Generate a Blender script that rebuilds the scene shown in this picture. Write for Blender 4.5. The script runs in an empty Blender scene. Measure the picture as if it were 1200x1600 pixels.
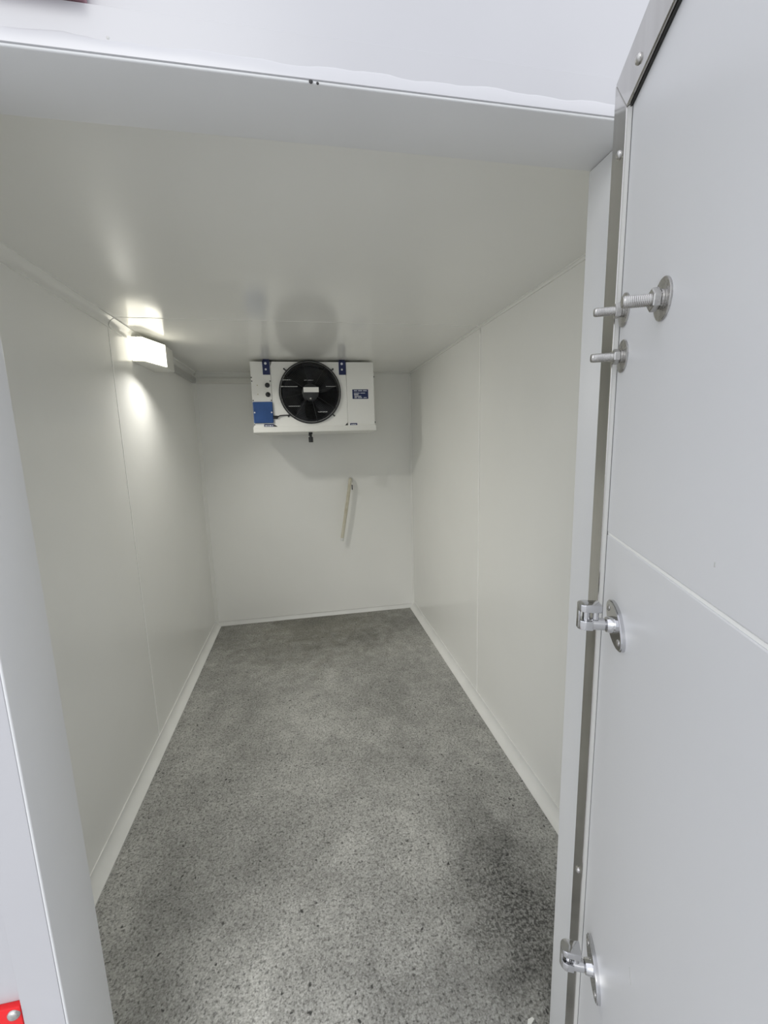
import bpy, bmesh, math, random
from mathutils import Matrix, Vector
random.seed(7)
S = bpy.context.scene
COL = S.collection

# ------------------------------------------------------------------ camera
cam_d = bpy.data.cameras.new('camera')
cam_d.sensor_fit = 'HORIZONTAL'; cam_d.sensor_width = 36.0; cam_d.lens = 19.853
cam_d.clip_start = 0.02; cam_d.clip_end = 200
cam = bpy.data.objects.new('camera', cam_d); COL.objects.link(cam)
Rr = Vector((0.9824, -0.1846, -0.0268)); Rd = Vector((-0.0561, -0.1556, -0.9862)); Rf = Vector((0.1779, 0.9704, -0.1632))
m = Matrix.Identity(4)
for i in range(3):
    m[i][0] = Rr[i]; m[i][1] = -Rd[i]; m[i][2] = -Rf[i]
m[0][3], m[1][3], m[2][3] = 0.7418, -0.5916, 1.4512
cam.matrix_world = m
S.camera = cam

# ------------------------------------------------------------------ light and exposure
S.view_settings.view_transform = 'Standard'
S.view_settings.look = 'None'
S.view_settings.gamma = 1.0
S.view_settings.use_curve_mapping = False
S.view_settings.exposure = 0.0
FILL = 9.0            # watts of the fill light added at the lamp to brighten the room
SKY = 1.5            # overcast sky
LAMP = 3.2            # bulkhead lamp in the cold room

w = bpy.data.worlds.new('overcast'); S.world = w; w.use_nodes = True
nt = w.node_tree; nt.nodes.clear()
out = nt.nodes.new('ShaderNodeOutputWorld'); bg = nt.nodes.new('ShaderNodeBackground')
tc = nt.nodes.new('ShaderNodeTexCoord'); sp = nt.nodes.new('ShaderNodeSeparateXYZ')
rp = nt.nodes.new('ShaderNodeValToRGB')
rp.color_ramp.elements[0].position = 0.0; rp.color_ramp.elements[0].color = (0.82, 0.86, 0.92, 1)
rp.color_ramp.elements[1].position = 1.0; rp.color_ramp.elements[1].color = (0.98, 1.0, 1.08, 1)
nt.links.new(tc.outputs['Generated'], sp.inputs[0]); nt.links.new(sp.outputs['Z'], rp.inputs[0])
nt.links.new(rp.outputs[0], bg.inputs[0]); bg.inputs[1].default_value = SKY
nt.links.new(bg.outputs[0], out.inputs[0])

# low hazy sun behind thin cloud, shining into the doorway from behind the viewer
sd = bpy.data.lights.new('hazy_sun', 'SUN'); sd.energy = 1.2; sd.angle = math.radians(32); sd.color = (1.0, .985, .95)
so = bpy.data.objects.new('hazy_sun', sd); COL.objects.link(so)
so.rotation_euler = Vector((.26, .84, -.50)).to_track_quat('-Z', 'Y').to_euler(); so.location = (0, -6, 5)
S.cycles.max_bounces = 16; S.cycles.diffuse_bounces = 12; S.cycles.glossy_bounces = 6

# ------------------------------------------------------------------ materials
def mat(name, col, rough=0.4, metal=0.0, spec=0.5, emit=None, estr=0.0):
    M = bpy.data.materials.new(name); M.use_nodes = True
    b = M.node_tree.nodes['Principled BSDF']
    b.inputs['Base Color'].default_value = (*col, 1); b.inputs['Roughness'].default_value = rough
    b.inputs['Metallic'].default_value = metal; b.inputs['Specular IOR Level'].default_value = spec
    if emit:
        b.inputs['Emission Color'].default_value = (*emit, 1); b.inputs['Emission Strength'].default_value = estr
    return M

def vary(M, c1, c2, scale=(3, 3, 3), lo=0.35, hi=0.65, detail=4, rough=None, bump=0.0, bscale=None):
    """soft mottling between two close colours, optional roughness range and fine bump"""
    t = M.node_tree; b = t.nodes['Principled BSDF']
    tc = t.nodes.new('ShaderNodeTexCoord'); mp = t.nodes.new('ShaderNodeMapping')
    mp.inputs['Scale'].default_value = scale
    n = t.nodes.new('ShaderNodeTexNoise'); n.inputs['Scale'].default_value = 1.0; n.inputs['Detail'].default_value = detail
    r = t.nodes.new('ShaderNodeValToRGB')
    r.color_ramp.elements[0].position = lo; r.color_ramp.elements[0].color = (*c1, 1)
    r.color_ramp.elements[1].position = hi; r.color_ramp.elements[1].color = (*c2, 1)
    t.links.new(tc.outputs['Object'], mp.inputs[0]); t.links.new(mp.outputs[0], n.inputs['Vector'])
    t.links.new(n.outputs['Fac'], r.inputs[0]); t.links.new(r.outputs[0], b.inputs['Base Color'])
    if rough:
        mr = t.nodes.new('ShaderNodeMapRange'); mr.inputs['To Min'].default_value = rough[0]; mr.inputs['To Max'].default_value = rough[1]
        t.links.new(n.outputs['Fac'], mr.inputs['Value']); t.links.new(mr.outputs[0], b.inputs['Roughness'])
    if bump:
        n2 = t.nodes.new('ShaderNodeTexNoise'); n2.inputs['Scale'].default_value = bscale or 200; n2.inputs['Detail'].default_value = 2
        bp = t.nodes.new('ShaderNodeBump'); bp.inputs['Strength'].default_value = bump; bp.inputs['Distance'].default_value = 0.001
        t.links.new(tc.outputs['Object'], n2.inputs['Vector']); t.links.new(n2.outputs['Fac'], bp.inputs['Height'])
        t.links.new(bp.outputs[0], b.inputs['Normal'])
    return M

M_wall = vary(mat('coated_wall_panel', (.76, .765, .73), .24), (.885, .885, .86), (.91, .91, .885), (1.5, 1.5, 1.5), rough=(.2, .28), bump=.08, bscale=60)
M_ceil = vary(mat('coated_ceiling_panel', (.74, .745, .71), .2), (.875, .875, .85), (.90, .90, .875), (1.5, 1.5, 1.5), rough=(.12, .18), bump=.08, bscale=60)
M_seal = mat('white_sealant', (.93, .93, .91), .45)
M_cove = vary(mat('white_cove_plastic', (.80, .80, .78), .35), (.78, .78, .76), (.82, .82, .80), (6, 6, 6))
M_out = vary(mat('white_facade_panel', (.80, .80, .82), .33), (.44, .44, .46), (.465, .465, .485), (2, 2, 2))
M_case = vary(mat('white_door_casing', (.78, .785, .79), .3), (.74, .745, .75), (.765, .77, .775), (4, 4, 4), rough=(.36, .46))
M_door = vary(mat('white_door_panel', (.74, .75, .77), .3), (.71, .715, .73), (.73, .735, .75), (2.5, 2.5, 2.5), rough=(.26, .36))
M_lip = mat('pale_lip_strip', (.51, .51, .53), .25)
M_steel = vary(mat('brushed_steel', (.55, .54, .52), .15, 1.0), (.47, .46, .44), (.55, .54, .525), (40, 40, 1.2), rough=(.10, .2))
M_bolt = vary(mat('zinc_bolt', (.62, .61, .59), .3, .9), (.42, .41, .40), (.58, .57, .55), (60, 60, 60), rough=(.18, .36))
M_chrome = mat('chrome', (.58, .58, .59), .07, 1.0)
M_dark = mat('dark_mark', (.02, .02, .02), .6)
M_black = vary(mat('black_fan_plastic', (.012, .013, .016), .3), (.01, .011, .013), (.02, .021, .024), (30, 30, 30))
M_unit = vary(mat('white_unit_casing', (.80, .80, .77), .35), (.87, .87, .845), (.89, .89, .865), (5, 5, 5))
M_tray = mat('white_drip_tray', (.83, .83, .80), .3)
M_blue = vary(mat('blue_cover', (.015, .07, .24), .4), (.012, .06, .21), (.02, .08, .27), (12, 12, 12))
M_navy = mat('navy_sticker', (.012, .022, .10), .4)
M_ink = mat('white_print', (.75, .77, .82), .5)
M_wlab = mat('white_label', (.86, .86, .83), .45)
M_cream = vary(mat('cream_hose', (.62, .58, .46), .35), (.58, .54, .42), (.68, .65, .54), (8, 8, 20))
M_red = mat('red_plastic', (.75, .008, .012), .25)
M_maroon = mat('dark_red_lens', (.20, .01, .03), .2)
M_grey = mat('mid_grey', (.50, .50, .49), .4)
M_core = mat('insulation_core', (.72, .70, .62), .8)
M_lampb = mat('lamp_body', (.78, .78, .74), .35)
M_diff = mat('lit_diffuser', (.85, .84, .78), .4, emit=(1.0, .955, .80), estr=LAMP)
M_alu = mat('aluminium_fin', (.35, .36, .37), .35, .9)

def floor_material():
    M = bpy.data.materials.new('speckled_resin_floor'); M.use_nodes = True
    t = M.node_tree; b = t.nodes['Principled BSDF']; L = t.links.new
    tc = t.nodes.new('ShaderNodeTexCoord')
    def noise(scale, detail=3, sc=(1, 1, 1), rot=0, rough=.5):
        mp = t.nodes.new('ShaderNodeMapping'); mp.inputs['Scale'].default_value = sc; mp.inputs['Rotation'].default_value = (0, 0, rot)
        n = t.nodes.new('ShaderNodeTexNoise'); n.inputs['Scale'].default_value = scale; n.inputs['Detail'].default_value = detail
        n.inputs['Roughness'].default_value = rough
        L(tc.outputs['Object'], mp.inputs[0]); L(mp.outputs[0], n.inputs['Vector']); return n.outputs['Fac']
    def ramp(v, pts):
        r = t.nodes.new('ShaderNodeValToRGB'); e = r.color_ramp.elements
        while len(e) < len(pts): e.new(0.5)
        for k, (p, c) in enumerate(pts):
            e[k].position = p; e[k].color = (*c, 1) if len(c) == 3 else c
        L(v, r.inputs[0]); return r.outputs[0]
    def mix(f, a, bb, mode='MIX'):
        x = t.nodes.new('ShaderNodeMix'); x.data_type = 'RGBA'; x.blend_type = mode
        if isinstance(f, (int, float)): x.inputs[0].default_value = f
        else: L(f, x.inputs[0])
        for s, v in ((6, a), (7, bb)):
            if isinstance(v, tuple): x.inputs[s].default_value = (*v, 1)
            else: L(v, x.inputs[s])
        return x.outputs[2]
    g = lambda v: (v, v, v)
    vc = t.nodes.new('ShaderNodeTexVoronoi'); vc.inputs['Scale'].default_value = 170; L(tc.outputs['Object'], vc.inputs['Vector'])
    sc_ = t.nodes.new('ShaderNodeSeparateColor'); L(vc.outputs['Color'], sc_.inputs[0])
    chips = ramp(sc_.outputs[1], [(.0, (.14, .139, .128)), (.5, (.33, .328, .31)), (1.0, (.50, .50, .485))])
    fine = ramp(noise(190, 3, rough=.6), [(.36, (.12, .119, .11)), (.5, (.32, .318, .302)), (.64, (.52, .52, .505))])
    soft = ramp(noise(62, 4, rough=.6), [(.36, (.19, .188, .175)), (.5, (.31, .308, .292)), (.64, (.41, .41, .395))])
    grain = mix(1.0, mix(.22, mix(.5, chips, fine), soft), (1.2, 1.2, 1.19), 'MULTIPLY')
    speck = ramp(noise(112, 2, rough=.5), [(.33, g(.45)), (.44, g(1.0))])
    grain = mix(1.0, grain, speck, 'MULTIPLY')
    big = ramp(noise(2.1, 4), [(.3, g(.72)), (.7, g(1.14))])
    c = mix(1.0, grain, big, 'MULTIPLY')
    blot = ramp(noise(9, 5, rough=.6), [(.35, g(.84)), (.65, g(1.1))])
    c = mix(1.0, c, blot, 'MULTIPLY')
    # dark grit flecks
    vo = t.nodes.new('ShaderNodeTexVoronoi'); vo.inputs['Scale'].default_value = 42
    dn = t.nodes.new('ShaderNodeTexNoise'); dn.inputs['Scale'].default_value = 60
    ad = t.nodes.new('ShaderNodeVectorMath'); ad.operation = 'MULTIPLY_ADD'; ad.inputs[1].default_value = (.022, .022, 0)
    L(tc.outputs['Object'], dn.inputs['Vector']); L(dn.outputs['Color'], ad.inputs[0]); L(tc.outputs['Object'], ad.inputs[2])
    L(ad.outputs[0], vo.inputs['Vector'])
    fl = ramp(vo.outputs['Distance'], [(.10, g(1.0)), (.22, g(0))])
    sepc = t.nodes.new('ShaderNodeSeparateColor'); L(vo.outputs['Color'], sepc.inputs[0])
    pick = ramp(sepc.outputs[0], [(.40, g(0)), (.85, g(1.0))])
    mul = mix(1.0, fl, pick, 'MULTIPLY')
    c = mix(mul, c, (.035, .035, .033))
    # dirt worn into the floor near the doorway: dark along the right jamb and the left jamb
    sx = t.nodes.new('ShaderNodeSeparateXYZ'); L(tc.outputs['Object'], sx.inputs[0])
    def blob(cx, cy, rx, ry):
        mp = t.nodes.new('ShaderNodeMapping'); mp.inputs['Location'].default_value = (-cx / rx, -cy / ry, 0); mp.inputs['Scale'].default_value = (1 / rx, 1 / ry, 0)
        L(tc.outputs['Object'], mp.inputs[0])
        ln = t.nodes.new('ShaderNodeVectorMath'); ln.operation = 'LENGTH'; L(mp.outputs[0], ln.inputs[0])
        n = noise(14, 4)
        a = t.nodes.new('ShaderNodeMath'); a.operation = 'MULTIPLY_ADD'; a.inputs[1].default_value = 1.1; L(n, a.inputs[0]); L(ln.outputs['Value'], a.inputs[2])
        return ramp(a.outputs[0], [(.55, g(1)), (1.0, g(0))]) if False else ramp_scaled(a.outputs[0])
    def ramp_scaled(v):
        mr = t.nodes.new('ShaderNodeMapRange'); mr.inputs['From Min'].default_value = .75; mr.inputs['From Max'].default_value = 1.5
        mr.inputs['To Min'].default_value = 1.0; mr.inputs['To Max'].default_value = 0.0; L(v, mr.inputs['Value']); return mr.outputs[0]
    d1 = blob(1.32, .42, .22, .46); d2 = blob(.24, .62, .14, .34); far_dim = blob(.8, 2.75, 1.1, .95); d5 = blob(1.12, 2.38, .24, .22)  # far end of the floor darkened in colour for its weaker light
    sp2 = ramp(noise(95, 2, rough=.55), [(.40, g(.22)), (.58, g(.62))])
    c = mix(d1, c, mix(1.0, c, sp2, 'MULTIPLY')); c = mix(d2, c, mix(1.0, c, g(.72), 'MULTIPLY')); c = mix(far_dim, c, mix(1.0, c, (.60, .585, .54), 'MULTIPLY')); c = mix(d5, c, mix(1.0, c, g(.72), 'MULTIPLY'))
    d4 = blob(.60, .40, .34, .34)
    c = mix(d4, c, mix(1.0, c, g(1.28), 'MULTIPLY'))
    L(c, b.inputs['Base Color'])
    rn = noise(5, 3); mr = t.nodes.new('ShaderNodeMapRange'); mr.inputs['To Min'].default_value = .42; mr.inputs['To Max'].default_value = .62
    L(rn, mr.inputs['Value']); L(mr.outputs[0], b.inputs['Roughness'])
    bp = t.nodes.new('ShaderNodeBump'); bp.inputs['Strength'].default_value = .14; bp.inputs['Distance'].default_value = .002
    L(noise(150, 2), bp.inputs['Height']); L(bp.outputs[0], b.inputs['Normal'])
    return M
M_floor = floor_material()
M_ground = vary(mat('concrete_yard', (.32, .32, .31), .85), (.44, .44, .43), (.54, .54, .53), (4, 4, 4), bump=.3, bscale=90)

# ------------------------------------------------------------------ mesh helpers
def obj(name, bm, material, parent=None, smooth=False, loc=None):
    me = bpy.data.meshes.new(name); bmesh.ops.recalc_face_normals(bm, faces=bm.faces); bm.to_mesh(me); bm.free()
    me.materials.append(material)
    if smooth:
        for p in me.polygons: p.use_smooth = True
        try: me.set_sharp_from_angle(angle=math.radians(38))
        except Exception: pass
    o = bpy.data.objects.new(name, me); COL.objects.link(o)
    if parent: o.parent = parent
    if loc: o.location = loc
    return o
def box(bm, a, b, bev=0.0, seg=2):
    r = bmesh.ops.create_cube(bm, size=1.0)
    vs = r['verts']
    for v in vs:
        v.co = Vector(((a[0] + b[0]) / 2 + v.co.x * (b[0] - a[0]), (a[1] + b[1]) / 2 + v.co.y * (b[1] - a[1]), (a[2] + b[2]) / 2 + v.co.z * (b[2] - a[2])))
    if bev:
        es = list({e for v in vs for e in v.link_edges})
        bmesh.ops.bevel(bm, geom=es, offset=bev, segments=seg, affect='EDGES', profile=.5)
    return bm
def bx(a, b, bev=0.0, seg=2): return box(bmesh.new(), a, b, bev, seg)
def prism(bm, pts, axis, lo, hi, bev=0.0, seg=2):
    """polygon pts (two coordinates) extruded along axis 0/1/2"""
    def P(p, h):
        q = list(p); q.insert(axis, h); return q
    va = [bm.verts.new(P(p, lo)) for p in pts]; vb = [bm.verts.new(P(p, hi)) for p in pts]
    n = len(pts); fs = [bm.faces.new(va), bm.faces.new(vb)]
    for i in range(n): fs.append(bm.faces.new((va[i], va[(i + 1) % n], vb[(i + 1) % n], vb[i])))
    bmesh.ops.recalc_face_normals(bm, faces=fs)
    if bev:
        es = list({e for f in fs for e in f.edges})
        bmesh.ops.bevel(bm, geom=es, offset=bev, segments=seg, affect='EDGES', profile=.5)
    return bm
def lathe(bm, prof, origin=(0, 0, 0), axis=(0, 0, 1), n=24, rot=0.0):
    """prof: list of (radius, height) turned about axis through origin"""
    q = Vector(axis).normalized().to_track_quat('Z', 'Y'); o = Vector(origin); rings = []
    for r, h in prof:
        if r < 1e-6: rings.append([bm.verts.new(o + q @ Vector((0, 0, h)))])
        else: rings.append([bm.verts.new(o + q @ Vector((r * math.cos(2 * math.pi * k / n + rot), r * math.sin(2 * math.pi * k / n + rot), h))) for k in range(n)])
    for A, B in zip(rings, rings[1:]):
        if len(A) == 1 and len(B) == 1: continue
        for k in range(n):
            a = A[k % len(A)]; a2 = A[(k + 1) % len(A)]; b = B[k % len(B)]; b2 = B[(k + 1) % len(B)]
            f = [a, a2, b2, b]
            u = []
            for v in f:
                if v not in u: u.append(v)
            if len(u) > 2: bm.faces.new(u)
    return bm
def cyl(bm, o, axis, r, h0, h1, n=20, ch=0.0):
    ch = ch or min(r, abs(h1 - h0)) * .12
    return lathe(bm, [(0, h0), (r - ch, h0), (r, h0 + ch), (r, h1 - ch), (r - ch, h1), (0, h1)], o, axis, n)
def tube(bm, pts, rad, n=12, flat=None):
    """round (or flattened) section swept along points"""
    pts = [Vector(p) for p in pts]; rings = []
    up = Vector((0, 0, 1))
    for i, p in enumerate(pts):
        d = (pts[min(i + 1, len(pts) - 1)] - pts[max(i - 1, 0)]).normalized()
        a = d.cross(up)
        if a.length < 1e-3: a = d.cross(Vector((1, 0, 0)))
        a.normalize(); b = a.cross(d).normalized()
        r = rad[i] if isinstance(rad, (list, tuple)) else rad
        ra, rb = (r * flat[0], r * flat[1]) if flat else (r, r)
        rings.append([bm.verts.new(p + a * ra * math.cos(2 * math.pi * k / n) + b * rb * math.sin(2 * math.pi * k / n)) for k in range(n)])
    for A, B in zip(rings, rings[1:]):
        for k in range(n): bm.faces.new((A[k], A[(k + 1) % n], B[(k + 1) % n], B[k]))
    bm.faces.new(rings[0]); bm.faces.new(rings[-1])
    return bm
def torus(bm, c, axis, R, r, n=48, m=8):
    q = Vector(axis).normalized().to_track_quat('Z', 'Y'); c = Vector(c); V = []
    for i in range(n):
        a = 2 * math.pi * i / n
        V.append([bm.verts.new(c + q @ Vector(((R + r * math.cos(2 * math.pi * j / m)) * math.cos(a), (R + r * math.cos(2 * math.pi * j / m)) * math.sin(a), r * math.sin(2 * math.pi * j / m)))) for j in range(m)])
    for i in range(n):
        for j in range(m): bm.faces.new((V[i][j], V[(i + 1) % n][j], V[(i + 1) % n][(j + 1) % m], V[i][(j + 1) % m]))
    return bm
def spline(pts, n=8):
    out = []; P = [Vector(p) for p in pts]
    for i in range(len(P) - 1):
        p0 = P[max(i - 1, 0)]; p1 = P[i]; p2 = P[i + 1]; p3 = P[min(i + 2, len(P) - 1)]
        for k in range(n):
            t = k / n
            out.append(.5 * ((2 * p1) + (p2 - p0) * t + (2 * p0 - 5 * p1 + 4 * p2 - p3) * t * t + (3 * p1 - p0 - 3 * p2 + p3) * t ** 3))
    out.append(P[-1]); return out
def thing(name, label, cat, loc=(0, 0, 0), group=None):
    o = bpy.data.objects.new(name, None); COL.objects.link(o); o.location = loc; o.empty_display_size = .05
    o['label'] = label; o['category'] = cat
    if group: o['group'] = group
    return o
def struct(name, bm, material, label=None, smooth=False):
    o = obj(name, bm, material, None, smooth); o['kind'] = 'structure'
    if label: o['label'] = label
    return o
def lab(o, text): o['label'] = text; return o

# ------------------------------------------------------------------ room shell
XL, XR, Y0, YB, H = -.040, 1.626, .109, 2.879, 2.0      # inner faces of the cold room
OL, OR, OH = .3416, 1.2278, 1.880                        # doorway
YS = 1.478                                               # joint between the panels
T = .08
sh = struct('ground', bx((-14, -16, -.30), (16, 14, -.10)), M_ground, 'grey concrete yard outside the cold room')
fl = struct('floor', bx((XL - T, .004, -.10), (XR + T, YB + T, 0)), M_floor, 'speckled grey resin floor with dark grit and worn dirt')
SK = .012
def skin(a, b, parent, mt, name='panel'): return obj(name, bx(a, b, .0025, 2), mt, parent)
# walls: insulated core as the wall, coated skins as panels with an open joint filled with sealant
wl = struct('wall_left', bx((XL - T, Y0 - .009, 0), (XL - SK, YB + T, H + T)), M_core, 'white coated insulated wall on the left')
skin((XL - SK, Y0 + .002, .0), (XL, YS - .005, H - .001), wl, M_wall); skin((XL - SK, YS + .005, .0), (XL, YB - .001, H - .001), wl, M_wall)
obj('joint', bx((XL - SK, YS - .005, .03), (XL + .0011, YS + .005, 1.965), .0005, 1), M_seal, wl)
wr = struct('wall_right', bx((XR + SK, Y0 - .009, 0), (XR + T, YB + T, H + T)), M_core, 'white coated insulated wall on the right')
skin((XR, Y0 + .002, .0), (XR + SK, YS - .005, H - .001), wr, M_wall); skin((XR, YS + .005, .0), (XR + SK, YB - .001, H - .001), wr, M_wall)
obj('joint', bx((XR - .0011, YS - .005, .03), (XR + SK, YS + .005, 1.965), .0005, 1), M_seal, wr)
wb = struct('wall_back', bx((XL - SK, YB + SK, 0), (XR + SK, YB + T, H + T)), M_core, 'white coated insulated back wall')
skin((XL - SK, YB, 0), (XR + SK, YB + SK, H - .001), wb, M_wall)
ce = struct('ceiling', bx((XL - SK, Y0 - .009, H + SK), (XR + SK, YB + SK, H + T)), M_core, 'glossy white coated ceiling')
skin((XL - SK, Y0 + .002, H), (XR + SK, YS - .002, H + SK), ce, M_ceil); skin((XL - SK, YS + .002, H), (XR + SK, YB + SK, H + SK), ce, M_ceil)
obj('joint', bx((XL, YS - .002, H - .0006), (XR, YS + .002, H + SK), .0003, 1), M_seal, ce)
# front wall with the doorway
bm = bmesh.new()
for a, b in (((XL - T, .008, 0), (OL - .04, .10, 2.36)), ((OR + .04, .008, 0), (XR + T, .10, 2.36)), ((OL - .04, .008, 1.9305), (OR + .04, .10, 2.36))): box(bm, a, b)
wf = struct('wall_front', bm, M_out, 'white outer front wall around the doorway')
bm = bmesh.new()
for a, b in (((XL, .100, 0), (OL - .04, Y0, H)), ((OR + .04, .100, 0), (XR, Y0, H)), ((OL - .04, .100, 1.9305), (OR + .04, Y0, H))): box(bm, a, b)
obj('inner_skin', bm, M_wall, wf)

# door casing: head and two sides, rounded outer corners
tr = struct('trim_1', bx((OL - .0552, .0004, OH), (OR + .0552, Y0, 1.929), .0024, 3), M_case, 'white head casing across the top of the doorway', True)
obj('dimmed_front', bx((OL - .0556, -.0006, OH + .0028), (OR + .0556, .0065, 1.9292), .0005, 1), M_out, tr, True)  # darker strip added so the daylit casing front renders less bright than the jamb
bm = bmesh.new()      # thin pale strip along the lower lip, wavy upper edge
N = 90; ring = []
x0, x1 = OL - .05, OR + .05
prev = None
for i in range(N + 1):
    x = x0 + (x1 - x0) * i / N
    zt = OH + .0185 + .0013 * math.sin(i * .41) + .0009 * math.sin(i * .97 + 1.3) + random.uniform(-.0004, .0004)
    cur = [bm.verts.new((x, -.0003, OH + .0027)), bm.verts.new((x, -.0013, OH + .0034)), bm.verts.new((x, -.0013, zt - .0030)), bm.verts.new((x, -.0003, zt))]
    if prev:
        for k in range(4): bm.faces.new((prev[k], prev[(k + 1) % 4], cur[(k + 1) % 4], cur[k]))
    else: bm.faces.new(cur)
    prev = cur
bm.faces.new(prev)
lab(obj('lip_strip', bm, M_lip, tr, True), 'pale wavy strip along the lower lip')
for k, (x, z) in enumerate(((.708, 1.896), (.716, 1.889), (.775, 1.881), (.783, 1.880), (.43, 1.892), (.555, 1.899))):
    obj('scuff_mark', lathe(bmesh.new(), [(0, 0), (.0018 + .0004 * (k % 3), 0), (.0008, .0006), (0, .0007)], (x, -.0004, z), (0, -1, 0), 7), M_dark if k < 4 else M_grey, tr)
t2 = struct('trim_2', bx((OL - .0552, .0004, 0), (OL, Y0, OH - .0005), .0024, 3), M_case, 'white casing and jamb on the left of the doorway', True)
t3 = struct('trim_3', bx((OR, .0004, 0), (OR + .0552, Y0, OH - .0005), .0024, 3), M_case, 'white casing and jamb on the right of the doorway', True)
obj('dimmed_front', bx((OL - .0556, -.0006, 0), (OL - .0028, .0065, OH - .0003), .0005, 1), M_out, t2, True)  # side casing fronts toned down in colour against the daylight too
obj('dimmed_front', bx((OR + .0028, -.0006, 0), (OR + .0556, .0065, OH - .0003), .0005, 1), M_out, t3, True)

# coves
def cove_pts(w_, h_, n=6, bulge=.25):
    """section: wall at u=0, floor at v=0; from (0,h) to (w,0), hollow"""
    p = [(0, 0), (w_, 0), (w_, .004)]
    for k in range(1, n):
        t = k / n; u = w_ * (1 - t); v = .004 + (h_ - .004) * t
        s = math.sin(math.pi * t) * bulge
        p.append((u - s * w_ * .6, v - s * h_ * .6))
    p += [(.004, h_), (0, h_)]
    return p
sec = cove_pts(.040, .050)
struct('baseboard_left', prism(bmesh.new(), [(XL + u, v) for u, v in sec], 1, Y0, YB), M_cove, 'white cove skirting along the left wall', True)
struct('baseboard_right', prism(bmesh.new(), [(XR - u, v) for u, v in sec], 1, Y0, YB), M_cove, 'white cove skirting along the right wall', True)
secb = cove_pts(.012, .040, bulge=.1)
struct('baseboard_back', prism(bmesh.new(), [(YB - u, v) for u, v in secb], 0, XL + .02, XR - .02), M_cove, 'low white skirting along the back wall', True)
sec = cove_pts(.026, .040)
struct('trim_4', prism(bmesh.new(), [(XL + u, H - v) for u, v in sec], 1, Y0, YS - .004), M_ceil, 'front length of the cove between left wall and ceiling', True)
struct('trim_5', prism(bmesh.new(), [(XL + u, H - v) for u, v in sec], 1, YS + .004, YB), M_ceil, 'rear length of the cove between left wall and ceiling', True)
secr = cove_pts(.010, .013)
struct('trim_6', prism(bmesh.new(), [(XR - u, H - v) for u, v in secr], 1, Y0, YB), M_ceil, 'cove between right wall and ceiling', True)
struct('trim_7', prism(bmesh.new(), [(YB - u, H - v) for u, v in secr], 0, XL + .01, XR - .01), M_ceil, 'cove between back wall and ceiling', True)
struct('trim_8', prism(bmesh.new(), [(XL, YB), (XL + .022, YB), (XL + .004, YB - .03), (XL, YB - .03)], 2, .04, H - .02), M_wall, 'corner strip at the left end of the back wall')
struct('trim_9', prism(bmesh.new(), [(XR, YB), (XR - .012, YB), (XR - .003, YB - .014), (XR, YB - .014)], 2, .04, H - .02), M_wall, 'corner strip at the right end of the back wall')

# ------------------------------------------------------------------ open door (hinged on the right, swung towards the viewer)
DW, DT, DZ0, DZ1 = .98, .090, -.060, 1.881
core = bx((.003, .010, DZ0 + .003), (DW - .003, DT, DZ1 - .003), .002)
door = struct('door_1', core, M_door, 'thick white insulated cold room door standing open on the right')
door.matrix_world = Matrix.Translation((1.1492, -.05, 0)) @ Matrix.Rotation(math.radians(-112.9), 4, 'Z')
JZ = 1.3235
obj('panel', bx((.008, .006, JZ + .0016), (DW - .008, .012, DZ1 - .008), .0015, 2), M_door, door)
obj('panel', bx((.008, .006, DZ0 + .008), (DW - .008, .012, JZ - .0016), .0015, 2), M_door, door)
obj('joint', bx((.02, .0068, JZ - .0016), (DW - .02, .012, JZ + .0016)), M_seal, door)
def edge(pts, side):
    """steel edging: flat strip on the face and a flange down the edge of the door"""
    bm = bmesh.new(); prism(bm, pts, 1, .0, .0065, .0012, 2)
    a, b = side; box(bm, a, b)
    return bm
SW = .050
obj('edge_strip', edge([(0, DZ0), (SW, DZ0 + SW), (SW, DZ1 - SW - .006), (0, DZ1)], ((-.0005, .003, DZ0), (.003, DT - .002, DZ1))), M_steel, door)
obj('edge_strip', edge([(.0006, DZ1), (DW, DZ1), (DW - SW, DZ1 - SW - .006), (SW + .0006, DZ1 - SW - .006)], ((0, .003, DZ1 - .003), (DW, DT - .002, DZ1 + .0005))), M_steel, door)
obj('edge_strip', edge([(DW, DZ0), (DW - SW, DZ0 + SW), (DW - SW, DZ1 - SW - .006), (DW, DZ1)], ((DW - .003, .003, DZ0), (DW + .0005, DT - .002, DZ1))), M_steel, door)
obj('edge_strip', edge([(.0006, DZ0), (DW, DZ0), (DW - SW, DZ0 + SW), (SW, DZ0 + SW)], ((0, .003, DZ0 - .0005), (DW, DT - .002, DZ0 + .003))), M_steel, door)
obj('edge_gasket', prism(bmesh.new(), [(SW + .0004, .0012), (SW + .0022, .0022), (SW + .0042, .0052), (SW + .0042, .0062), (SW + .0004, .0062)], 2, DZ0 + SW, DZ1 - SW - .0065), mat('grey_gasket', (.55, .545, .52), .4), door)
lab(obj('gap_shade_line', bx((SW + .0042, .0056, DZ0 + SW), (SW + .0054, .0064, DZ1 - SW - .0065)), mat('grey_gap', (.12, .12, .12), .6), door), 'thin dark joint beside the edge strip')
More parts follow.
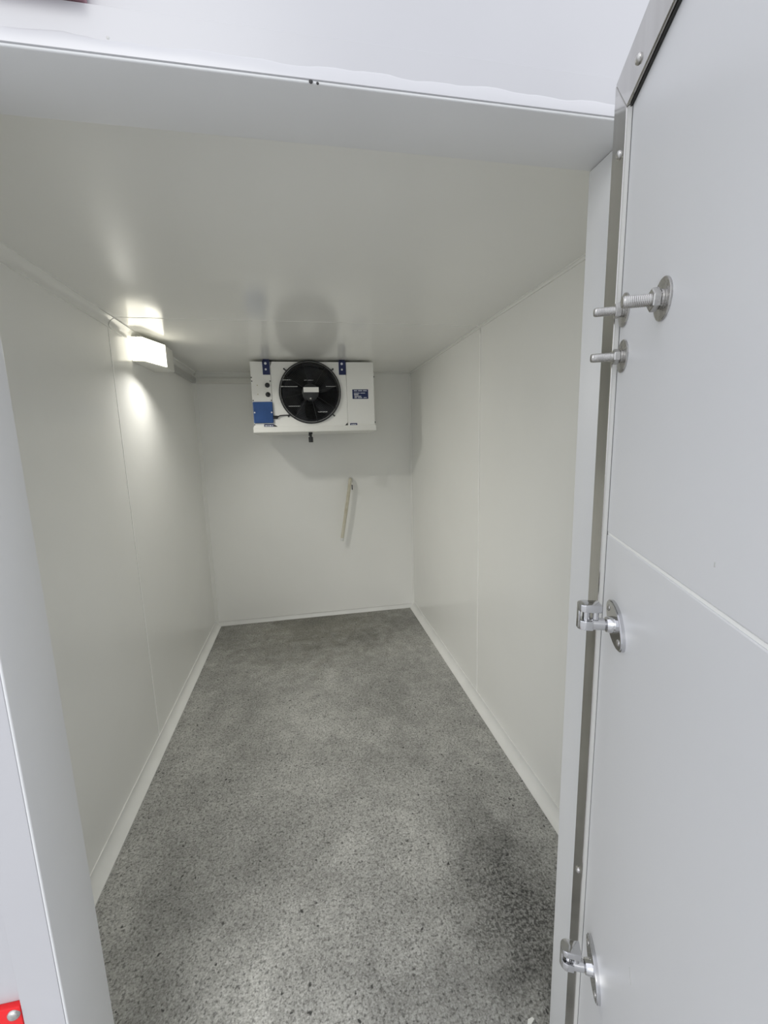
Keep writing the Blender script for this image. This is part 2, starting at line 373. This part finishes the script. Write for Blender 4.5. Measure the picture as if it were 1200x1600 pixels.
# dark bar standing in for the shade under the top strip
lab(obj('gap_shade_line', bx((SW + .003, .0035, DZ1 - SW - .0085), (DW - SW, .0065, DZ1 - SW - .0066)), M_dark, door), 'dark bar for the shade under the top edge strip')
riv0 = lathe(bmesh.new(), [(.0052, 0), (.0052, .0008), (.0042, .0026), (.002, .0036), (0, .0038)], (0, 0, 0), (0, -1, 0), 16)
r0 = None
for s, z in ((.033, 1.785), (.086, 1.846), (.50, 1.852), (.93, 1.846), (.030, .765), (.033, .05)):
    if r0 is None: r0 = obj('rivet', riv0, M_bolt, door, True, (s, 0, z))
    else:
        r = r0.copy(); COL.objects.link(r); r.parent = door; r.location = (s, 0, z)
PF = .006      # face of the panel (local y)
def stud(s, z, wr_, br, ln, af, wt=.0022, tilt=0.0, rot=0.0):
    """threaded stud end through the door with penny washer and nut"""
    bm = bmesh.new(); prof = [(0, 0)]; h = 0; pitch = .0016
    while h < ln - .0015:
        prof += [(br, h), (br * .93, h + pitch * .5)]; h += pitch
    prof += [(br * .92, ln - .0008), (br * .8, ln), (0, ln)]
    lathe(bm, prof, (0, 0, 0), (0, -1, 0), 20)
    b = obj('hinge_bolt', bm, M_bolt, door, False, (s, PF, z)); b.rotation_euler = (tilt, 0, 0)
    bm = lathe(bmesh.new(), [(0, -.0002), (wr_ - .0004, -.0002), (wr_, .0004), (wr_, wt - .0005), (wr_ - .0006, wt), (br * 1.5, wt), (0, wt * 1.02)], (0, 0, 0), (0, -1, 0), 40)
    obj('washer', bm, M_bolt, b, True)
    # spring washer then nut
    bm = bmesh.new(); cyl(bm, (0, 0, 0), (0, -1, 0), af * .50, wt, wt + .0022, 20)
    R = af / math.cos(math.pi / 6) / 2; hgt = .0095
    lathe(bm, [(0, wt + .0024), (R * .9, wt + .0024), (R, wt + .0034), (R, wt + hgt - .001), (R * .9, wt + hgt), (0, wt + hgt)], (0, 0, 0), (0, -1, 0), 6, rot)
    obj('nut', bm, M_bolt, b)
stud(.184, 1.577, .0195, .0058, .036, .0185, rot=.3)
stud(.0705, 1.5985, .0190, .0053, .034, .0155, rot=.1)
stud(.0745, 1.545, .0190, .0053, .036, .0155, rot=.5)
def catch(s, z):
    """chrome catch: lozenge plate with two screws, boss, spindle, round strap, pin and upper lug"""
    bm = bmesh.new(); n = 44; pts = []
    a0 = math.radians(-32)
    for k in range(n):
        t = 2 * math.pi * k / n; u = .036 * math.copysign(abs(math.cos(t)) ** 1.25, math.cos(t)); v = .0215 * math.copysign(abs(math.sin(t)) ** 1.05, math.sin(t))
        pts.append((u * math.cos(a0) - v * math.sin(a0), u * math.sin(a0) + v * math.cos(a0)))
    prism(bm, pts, 1, -.0052, 0)
    es = [e for e in bm.edges if all(abs(v_.co.y + .0052) < 1e-5 for v_ in e.verts)]
    bmesh.ops.bevel(bm, geom=es, offset=.0014, segments=2, affect='EDGES')
    c = obj('door_catch', bm, M_chrome, door, True, (s, PF, z))
    for sg in (-1, 1):
        bm = lathe(bmesh.new(), [(.0042, 0), (.0042, .0004), (.0034, .0012), (0, .0016)], (sg * .0255 * math.cos(a0), -.0052, sg * .0255 * math.sin(a0)), (0, -1, 0), 16)
        obj('screw', bm, M_bolt, c, True)
    bm = bmesh.new(); lathe(bm, [(0, .005), (.0105, .005), (.0098, .011), (.0092, .0135), (.0070, .0145), (0, .0146)], (0, 0, 0), (0, -1, 0), 28)
    obj('boss', bm, M_chrome, c, True)
    bm = bmesh.new(); cyl(bm, (0, 0, 0), (0, -1, 0), .0076, .0146, .031, 24, .0012)
    obj('spindle', bm, M_chrome, c, True)
    # strap: flat round-ended bar on the spindle's end
    bm = bmesh.new(); pl = []
    for k in range(13):
        t = math.pi * k / 12; pl.append((.0095 * math.cos(t) - .0015, -.037 - .0095 * math.sin(t)))
    pl += [(-.011, -.029), (.008, -.029)]
    prism(bm, pl, 2, -.0068, .0055, .0012, 2)
    obj('strap', bm, M_chrome, c, True)
    obj('pin', cyl(bmesh.new(), (-.0015, -.036, 0), (0, 0, 1), .0046, .005, .0175, 20), M_chrome, c, True)
    obj('pin', cyl(bmesh.new(), (.002, -.026, 0), (0, 0, 1), .0036, .007, .0175, 16), M_chrome, c, True)
    arc = [math.radians(58 + 64 * k / 8) for k in range(9)]
    pl = [(.0098 * math.cos(t) - .0015, -.0372 - .0098 * math.sin(t)) for t in arc] + [(.0072 * math.cos(t) - .0015, -.0372 - .0072 * math.sin(t)) for t in reversed(arc)]
    obj('web', prism(bmesh.new(), pl, 2, -.0055, .024, .0006, 1), M_chrome, c, True)
    bm = bmesh.new(); pl = []
    for k in range(13):
        t = math.pi * k / 12; pl.append((.010 * math.cos(t) - .0015, -.0385 - .0085 * math.sin(t)))
    pl += [(-.0115, -.020), (.0085, -.020)]
    prism(bm, pl, 2, .0165, .0265, .0016, 2)
    obj('lug', bm, M_chrome, c, True)
for (sx_, sz_, sl, ang) in ((.2335, .861, .016, -.45), (.314, 1.356, .004, 0)):
    bm = bx((-.0008, -.0003, -sl / 2), (.0008, .0004, sl / 2), .0003, 1)
    q = obj('scuff_mark', bm, M_grey, door, False, (sx_, PF, sz_)); q.rotation_euler = (0, ang, 0)
catch(.118, 1.2215)
catch(.120, .7040)
# hinge knuckles on the outer side, joining the door to the casing
for z in (1.57, .25):
    bm = bmesh.new(); cyl(bm, (-.012, DT + .004, z), (0, 0, 1), .009, -.06, .06, 16); box(bm, (-.012, DT - .001, z - .05), (.12, DT + .006, z + .05), .001)
    obj('hinge', bm, M_steel, door, True)
    
# ------------------------------------------------------------------ evaporator under the ceiling
UX0, UX1, UZ0, UZ1, UY, UYB = .430, 1.236, 1.566, 1.985, 2.36, 2.70
ev = thing('evaporator', 'white ceiling-hung evaporator unit with one round black fan above the back wall', 'evaporator', ((UX0 + UX1) / 2, (UY + UYB) / 2, UZ1))
O = ev.location
def eo(name, bm, mt, parent=None, smooth=False):
    bmesh.ops.translate(bm, vec=-Vector(O), verts=bm.verts) if parent is None else None
    return obj(name, bm, mt, parent or ev, smooth)
def sub(name, bm, mt, parent, smooth=False):
    bmesh.ops.translate(bm, vec=-Vector(O), verts=bm.verts)
    return obj(name, bm, mt, parent, smooth)
FX, FZ, FR = .806, 1.789, .204
# fan plate with a round opening, built as a ring between square and circle
bm = bmesh.new(); n = 64; px0, px1, pz0, pz1 = .5585, 1.0485, UZ0 + .002, UZ1 - .001
Ri = .191
for y in (UY, UY + .02):
    vi = []; vo = []
    for k in range(n):
        a = 2 * math.pi * k / n; c, s = math.cos(a), math.sin(a)
        vi.append(bm.verts.new((FX + Ri * c, y, FZ + Ri * s)))
        t = min(((px1 - FX) / c if c > 0 else (px0 - FX) / c) if abs(c) > 1e-6 else 9, ((pz1 - FZ) / s if s > 0 else (pz0 - FZ) / s) if abs(s) > 1e-6 else 9)
        vo.append(bm.verts.new((FX + t * c, y, FZ + t * s)))
    for k in range(n): bm.faces.new((vi[k], vi[(k + 1) % n], vo[(k + 1) % n], vo[k]))
    if y == UY: vi0, vo0 = vi, vo
for k in range(n):
    bm.faces.new((vi0[k], vi0[(k + 1) % n], vi[(k + 1) % n], vi[k])); bm.faces.new((vo0[k], vo0[(k + 1) % n], vo[(k + 1) % n], vo[k]))
eo('fan_plate', bm, M_unit)
eo('side_panel', bx((UX0, UY - .001, UZ0), (.557, UYB, UZ1), .003), M_unit)
eo('side_panel', bx((1.050, UY - .001, UZ0), (UX1, UYB, UZ1), .003), M_unit)
eo('top_panel', bx((.557, UY + .02, UZ1 - .003), (1.050, UYB, UZ1)), M_unit)
eo('bottom_panel', bx((.557, UY + .02, UZ0), (1.050, UYB, UZ0 + .003)), M_unit)
bm = bmesh.new()
for k in range(40): box(bm, (.56 + k * .0125, UY + .20, UZ0 + .004), (.5606 + k * .0125 + .0006, UYB - .01, UZ1 - .004))
f = eo('coil_fins', bm, M_alu); f['kind'] = 'stuff'
# tray
bm = bmesh.new(); prism(bm, [(UY - .012, 1.570), (UY - .014, 1.535), (UY - .008, 1.530), (UYB + .01, 1.522), (UYB + .014, 1.570)], 0, .4245, 1.2425, .0018, 2)
tray = eo('drip_tray', bm, M_tray)
bm = bmesh.new(); cyl(bm, (.794, UY + .03, 1.528), (0, 0, -1), .013, -.004, .012, 20); cyl(bm, (.794, UY + .03, 1.528), (0, 0, -1), .0085, .008, .03, 16); cyl(bm, (.794, UY + .03, 1.528), (0, 0, -1), .0155, .030, .066, 20)
box(bm, (.780, UY + .024, 1.506), (.786, UY + .036, 1.516))
lab(sub('drain_spigot', bm, M_black, tray, True), 'black drain spigot under the tray')
# brackets, with blue stickers, up to the ceiling
for x0, x1 in ((.509, .555), (1.002, 1.048)):
    bm = bmesh.new(); box(bm, (x0, UY - .005, 1.902), (x1, UY - .001, UZ1 + .004), .0008); box(bm, (x0, UY - .005, UZ1 + .001), (x1, UYB - .03, UZ1 + .004)); box(bm, (x0 + .004, UY + .005, UZ1 + .003), (x1 - .004, UYB - .04, H), .001)
    b = eo('hanging_bracket', bm, M_navy)
    lab(b, 'navy blue hanging bracket')
    for zz, rr_ in ((1.972, .008), (1.935, .0065)):
        sub('screw', cyl(bmesh.new(), ((x0 + x1) / 2 - .003, UY - .0048, zz), (0, -1, 0), rr_, 0, .003, 14), M_ink, b, True)
# fan: ring, guard, blades, hub
ring = eo('fan_ring', lathe(bmesh.new(), [(Ri + .004, -.001), (FR, .001), (FR - .001, .012), (FR - .005, .016), (Ri + .003, .016), (Ri, .010), (Ri - .001, -.05), (Ri + .004, -.05), (Ri + .004, -.001)], (FX, UY, FZ), (0, -1, 0), 64), M_black, None, True)
bm = lathe(bmesh.new(), [(Ri - .002, -.004), (Ri - .004, -.09)], (FX, UY, FZ), (0, -1, 0), 64)
sub('shroud', bm, mat('grey_shroud', (.14, .14, .14), .35), ring, True)
bm = lathe(bmesh.new(), [(0, -.135), (Ri + .002, -.135), (Ri + .002, -.14), (0, -.14)], (FX, UY, FZ), (0, -1, 0), 48)
sub('dark_back', bm, M_black, ring)
gd = bmesh.new(); R = .178
radii = [.178, .168, .158, .148, .138, .128, .118, .108, .098, .088, .078, .068, .058]
for r in radii: torus(gd, (FX, UY - .022 - .006 * (1 - r / .178), FZ), (0, 1, 0), r, .0009, 56, 5)
guard = eo('fan_guard', gd, mat('black_wire', (.015, .016, .018), .16), None, True)
sub('rim', torus(bmesh.new(), (FX, UY - .017, FZ), (0, 1, 0), .1925, .0022, 64, 6), mat('grey_rim', (.22, .22, .22), .35), guard, True)
for k in range(8):
    a = 2 * math.pi * k / 8 + .2
    bm = tube(bmesh.new(), [(FX + .05 * math.cos(a), UY - .028, FZ + .05 * math.sin(a)), (FX + .178 * math.cos(a), UY - .024, FZ + .178 * math.sin(a)), (FX + .198 * math.cos(a), UY - .018, FZ + .198 * math.sin(a))], .0022, 6)
    sub('spoke', bm, M_black, guard)
bm = lathe(bmesh.new(), [(0, .0285), (.052, .0285), (.054, .027), (.054, .0235), (0, .0235)], (FX, UY, FZ), (0, -1, 0), 32)
M_hub = mat('dark_hub_plate', (.02, .022, .024), .35)
cap = sub('centre_cap', bm, M_hub, guard, True)
bm = bx((.762, UY - .0306, 1.787), (.861, UY - .0284, 1.8195), .0008, 1)
lab(sub('label', bm, M_wlab, guard), 'white label across the fan centre')
bm = lathe(bmesh.new(), [(.006, .028), (.006, .031), (.003, .033), (0, .033)], (FX, UY, 1.747), (0, -1, 0), 14)
sub('screw', bm, M_bolt, guard, True)
M_glint = mat('glint_metal', (.62, .62, .60), .3, .6)  # short pale bars put in as glints across the fan
for x0, x1, z, hh in ((.612, .725, 1.826, .0022), (.622, .69, 1.868, .002), (.91, .985, 1.826, .0016), (.66, .735, 1.700, .0018), (.85, .912, 1.661, .0026), (.77, .83, 1.866, .0016)):
    eo('glint_bar', bx((x0, UY - .016, z - hh), (x1, UY - .012, z + hh)), M_glint)
blade0 = None
for k in range(5):
    bm = bmesh.new(); rows = []
    for i in range(7):
        t = i / 6; r = .055 + .118 * t; wd = .55 - .05 * t
        row = []
        for j in range(7):
            u = j / 6 - .5
            a = u * wd * 1.55 + .28 * t * t
            row.append(bm.verts.new((r * math.cos(a), .030 * u * 1.6 + .004 * math.sin(math.pi * (u + .5)), r * math.sin(a))))
        rows.append(row)
    for A, B in zip(rows, rows[1:]):
        for j in range(6): bm.faces.new((A[j], A[j + 1], B[j + 1], B[j]))
    bmesh.ops.solidify(bm, geom=bm.faces[:], thickness=.003)
    if k == 0:
        blade0 = obj('fan_blade', bm, M_black, ev, True)
        b = blade0
    else:
        bm.free(); b = blade0.copy(); COL.objects.link(b); b.parent = ev
    b.location = Vector((FX, UY + .045, FZ)) - Vector(O); b.rotation_euler = (0, 2 * math.pi * k / 5 + .35, 0)
bm = lathe(bmesh.new(), [(0, .002), (.045, .002), (.056, -.006), (.058, -.10), (0, -.10)], (FX, UY + .02, FZ), (0, -1, 0), 32)
eo('fan_hub', bm, M_black, None, True)
# clips and screws around the ring
for x, z in ((.644, 1.939), (.962, 1.939), (.958, 1.635), (.655, 1.635)):
    bm = bmesh.new(); cyl(bm, (x, UY, z), (0, -1, 0), .0052, -.001, .006, 12)
    d = Vector((FX - x, 0, FZ - z)).normalized()
    tube(bm, [(x, UY - .004, z), (x + d.x * .02, UY - .006, z + d.z * .02)], .004, 6)
    eo('guard_clip', bm, M_hub, None, True)
# glands, cover, cable, stickers
for z in (1.836, 1.777):
    bm = lathe(bmesh.new(), [(.0155, -.001), (.0155, .006), (.012, .010), (.012, .016), (.006, .018), (0, .018)], (.532, UY - .001, z), (0, -1, 0), 18)
    eo('cable_gland', bm, M_black, None, True)
for z in (1.836, 1.779):
    eo('blind_plug', lathe(bmesh.new(), [(.004, -.001), (.004, .001), (0, .002)], (.468, UY - .001, z), (0, -1, 0), 12), M_cream, None, True)
cv = lab(eo('terminal_cover', bx((.432, UY - .016, 1.594), (.5568, UY - .0005, 1.7305), .005, 3), M_blue), 'blue terminal cover at the lower left')
for x in (.441, .549):
    bm = lathe(bmesh.new(), [(.005, 0), (.005, .001), (.002, .003), (0, .003)], (x, UY - .016, 1.662), (0, -1, 0), 12)
    sub('screw', bm, M_ink, cv, True)
bm = tube(bmesh.new(), spline([(.555, UY - .008, 1.632), (.575, UY - .012, 1.628), (.60, UY - .010, 1.640), (.64, UY - .008, 1.643), (.668, UY - .014, 1.642)]), .0035, 8)
cyl(bm, (.556, UY - .008, 1.631), (1, 0, 0), .010, 0, .030, 12)
lab(eo('fan_cable', bm, M_black, None, True), 'black cable from the blue cover to the fan')
def sticker(x0, x1, z0, z1, rows):
    s = eo('sticker', bx((x0, UY - .0024, z0), (x1, UY - .0008, z1)), M_navy)
    for i, (a, b, c, d) in enumerate(rows):
        sub('print', bx((x0 + (x1 - x0) * a, UY - .0029, z0 + (z1 - z0) * c), (x0 + (x1 - x0) * b, UY - .0022, z0 + (z1 - z0) * d)), M_ink, s)
    return s
M_dim = mat('faded_print', (.25, .30, .45), .5)
sticker(1.087, 1.195, 1.745, 1.807, [(.10, .30, .82, .90), (.36, .62, .82, .90), (.68, .92, .82, .90), (.10, .45, .58, .64), (.50, .80, .58, .64), (.10, .38, .40, .50), (.12, .55, .24, .31), (.12, .28, .09, .17), (.34, .60, .09, .17), (.70, .90, .10, .16)])
sticker(.494, .556, 1.567, 1.587, [(.1, .3, .35, .65), (.36, .45, .35, .65), (.52, .74, .35, .65), (.80, .92, .35, .65)])
sticker(1.064, 1.112, 1.565, 1.584, [(.15, .32, .35, .65), (.38, .60, .35, .65), (.66, .85, .35, .65)])
for x, z in ((.436, 1.862), (.436, 1.74), (.551, 1.862), (.551, 1.74), (.434, 1.585), (.4345, 1.885)):
    eo('screw', lathe(bmesh.new(), [(.004, -.001), (.004, .0015), (0, .0025)], (x, UY - .001, z), (0, -1, 0), 10), M_hub, None, True)
for z in (1.893, 1.589):
    eo('side_screw', lathe(bmesh.new(), [(.0065, 0), (.0065, .006), (.003, .009), (0, .009)], (UX1 - .001, UY + .02, z), (1, 0, 0), 12), M_black, None, True)

# ------------------------------------------------------------------ bulkhead lamp high on the left wall
LX, LZ0, LZ1 = XL, 1.862, 1.978
lamp = thing('bulkhead_lamp', 'lit white bulkhead lamp high on the left wall by the ceiling', 'lamp', (LX, 1.85, (LZ0 + LZ1) / 2))
LO = Vector(lamp.location)
def lo(name, bm, mt, parent=None, smooth=False):
    bmesh.ops.translate(bm, vec=-LO, verts=bm.verts); return obj(name, bm, mt, parent or lamp, smooth)
plan = [(LX + .0005, 1.706), (.013, 1.706), (.064, 1.874), (.064, 2.02), (LX + .0005, 2.02)]
lo('lamp_body', prism(bmesh.new(), plan, 2, LZ0, LZ1, .004, 2), M_lampb, None, True)
# diffuser: shell over the end and the slanting front
o_ = [(LX + .004, 1.702), (.0155, 1.702), (.0685, 1.872)]; i_ = [(.0648, 1.876), (.0125, 1.7055), (LX + .004, 1.7055)]
df = lo('diffuser', prism(bmesh.new(), o_ + i_, 2, LZ0 + .004, LZ1 - .004), M_diff)
ad = bpy.data.lights.new('lamp_fill', 'AREA'); ad.shape = 'RECTANGLE'; ad.size = .12; ad.size_y = .05; ad.energy = FILL; ad.color = (1.0, .98, .91); ad.spread = math.radians(145)  # extra area light added beside the diffuser to lift the room
ao = bpy.data.objects.new('lamp_fill', ad); COL.objects.link(ao); ao.parent = lamp
ao.location = Vector((.058, 1.785, (LZ0 + LZ1) / 2 - .01)) - LO
ao.rotation_euler = Vector((.44, -.12, -.89)).to_track_quat('-Z', 'Z').to_euler()
bm = bmesh.new(); cyl(bm, (-.01, 1.704, LZ1 - .001), (0, 0, 1), .004, -.004, .005, 10)
lo('fixing_clip', bm, M_grey, None, True)

# cable trunking: along the left wall from the lamp to the corner, then along the back wall to the evaporator
tk = thing('cable_trunking', 'narrow white cable trunking, left run greyed for shade, from the lamp along the walls to the evaporator', 'trunking', (LX, 2.45, 1.94))
KO = Vector(tk.location)
def ko(name, bm, mt):
    bmesh.ops.translate(bm, vec=-KO, verts=bm.verts); return obj(name, bm, mt, tk)
ko('duct', bx((LX + .0005, 2.021, 1.918), (LX + .026, YB - .024, 1.957), .002), M_grey)  # left run coloured darker to carry the shade behind the lamp
ko('duct', bx((LX + .024, YB - .024, 1.914), (.4295, YB - .0005, 1.956), .002), M_lampb)
ko('duct_lid', bx((LX + .026, 2.03, 1.922), (LX + .029, YB - .024, 1.953), .001), M_grey)
ko('duct_lid', bx((LX + .03, YB - .027, 1.918), (.425, YB - .024, 1.952), .001), M_lampb)
ko('corner_piece', bx((LX + .0005, YB - .029, 1.9125), (LX + .032, YB - .0005, 1.959), .002), M_cove)

# ------------------------------------------------------------------ hose on the back wall
hs = thing('drain_hose', 'short cream plastic hose hanging from the back wall below the evaporator', 'hose', (1.10, YB, 1.15))
HO = Vector(hs.location)
def ho(name, bm, mt):
    bmesh.ops.translate(bm, vec=-HO, verts=bm.verts); return obj(name, bm, mt, hs, True)
pts = spline([(1.103, YB + .004, 1.150), (1.102, YB - .030, 1.158), (1.094, YB - .050, 1.135), (1.078, YB - .056, 1.04), (1.052, YB - .060, .90), (1.030, YB - .058, .78), (1.012, YB - .055, .678)], 8)
ho('hose', tube(bmesh.new(), pts, .0135, 14), M_cream)
bm = bmesh.new(); cyl(bm, (1.0125, YB - .0552, .682), (-.16, .02, -1), .0145, 0, .026, 16)
ho('end_sleeve', bm, M_cove)
bm = lathe(bmesh.new(), [(.026, -.001), (.026, .002), (.016, .006), (0, .006)], (1.103, YB, 1.150), (0, -1, 0), 20)
ho('wall_collar', bm, M_cove)
ho('cable_tie', bx((1.107, YB - .062, 1.075), (1.114, YB - .040, 1.115), .002), M_black)

# ------------------------------------------------------------------ red pieces on the front wall, white chip on the floor
rr = thing('red_plate', 'bright red plate screwed to the front wall beside the left casing', 'plate', (.21, .008, .59))
RO = Vector(rr.location)
def ro(name, bm, mt, root, O_, sm=False):
    bmesh.ops.translate(bm, vec=-Vector(O_), verts=bm.verts); return obj(name, bm, mt, root, sm)
ro('plate', bx((.130, -.002, .530), (.2858, .0085, .6465), .0025, 2), M_red, rr, RO, True)
for x, z in ((.2765, .6355), (.142, .6355), (.142, .548), (.2735, .548)):
    bm = lathe(bmesh.new(), [(.0085, -.001), (.0085, .0012), (.0070, .0032), (.004, .0046), (0, .005)], (x, -.002, z), (0, -1, 0), 20)
    ro('screw', bm, M_bolt, rr, RO, True)
ml = thing('marker_lamp', 'dark red marker lamp on the front wall above the doorway', 'lamp', (.485, .008, 1.955))
MO = Vector(ml.location)
ro('lamp_base', bx((.430, -.004, 1.9315), (.536, .0085, 1.985), .003, 3), mat('pink_grey_base', (.45, .25, .29), .4), ml, MO, True)
ro('lens', bx((.436, -.026, 1.934), (.531, -.003, 1.980), .006, 3), M_maroon, ml, MO, True)
cp = bmesh.new(); prism(cp, [(-.010, -.004), (-.002, -.007), (.012, .001), (.009, .006), (-.004, .004)], 2, 0, .002, .0005, 1)
c = obj('paper_chip', cp, M_wlab, None, False, (1.222, .177, .0002)); c['label'] = 'tiny white chip lying on the floor at the right jamb'; c['category'] = 'debris'
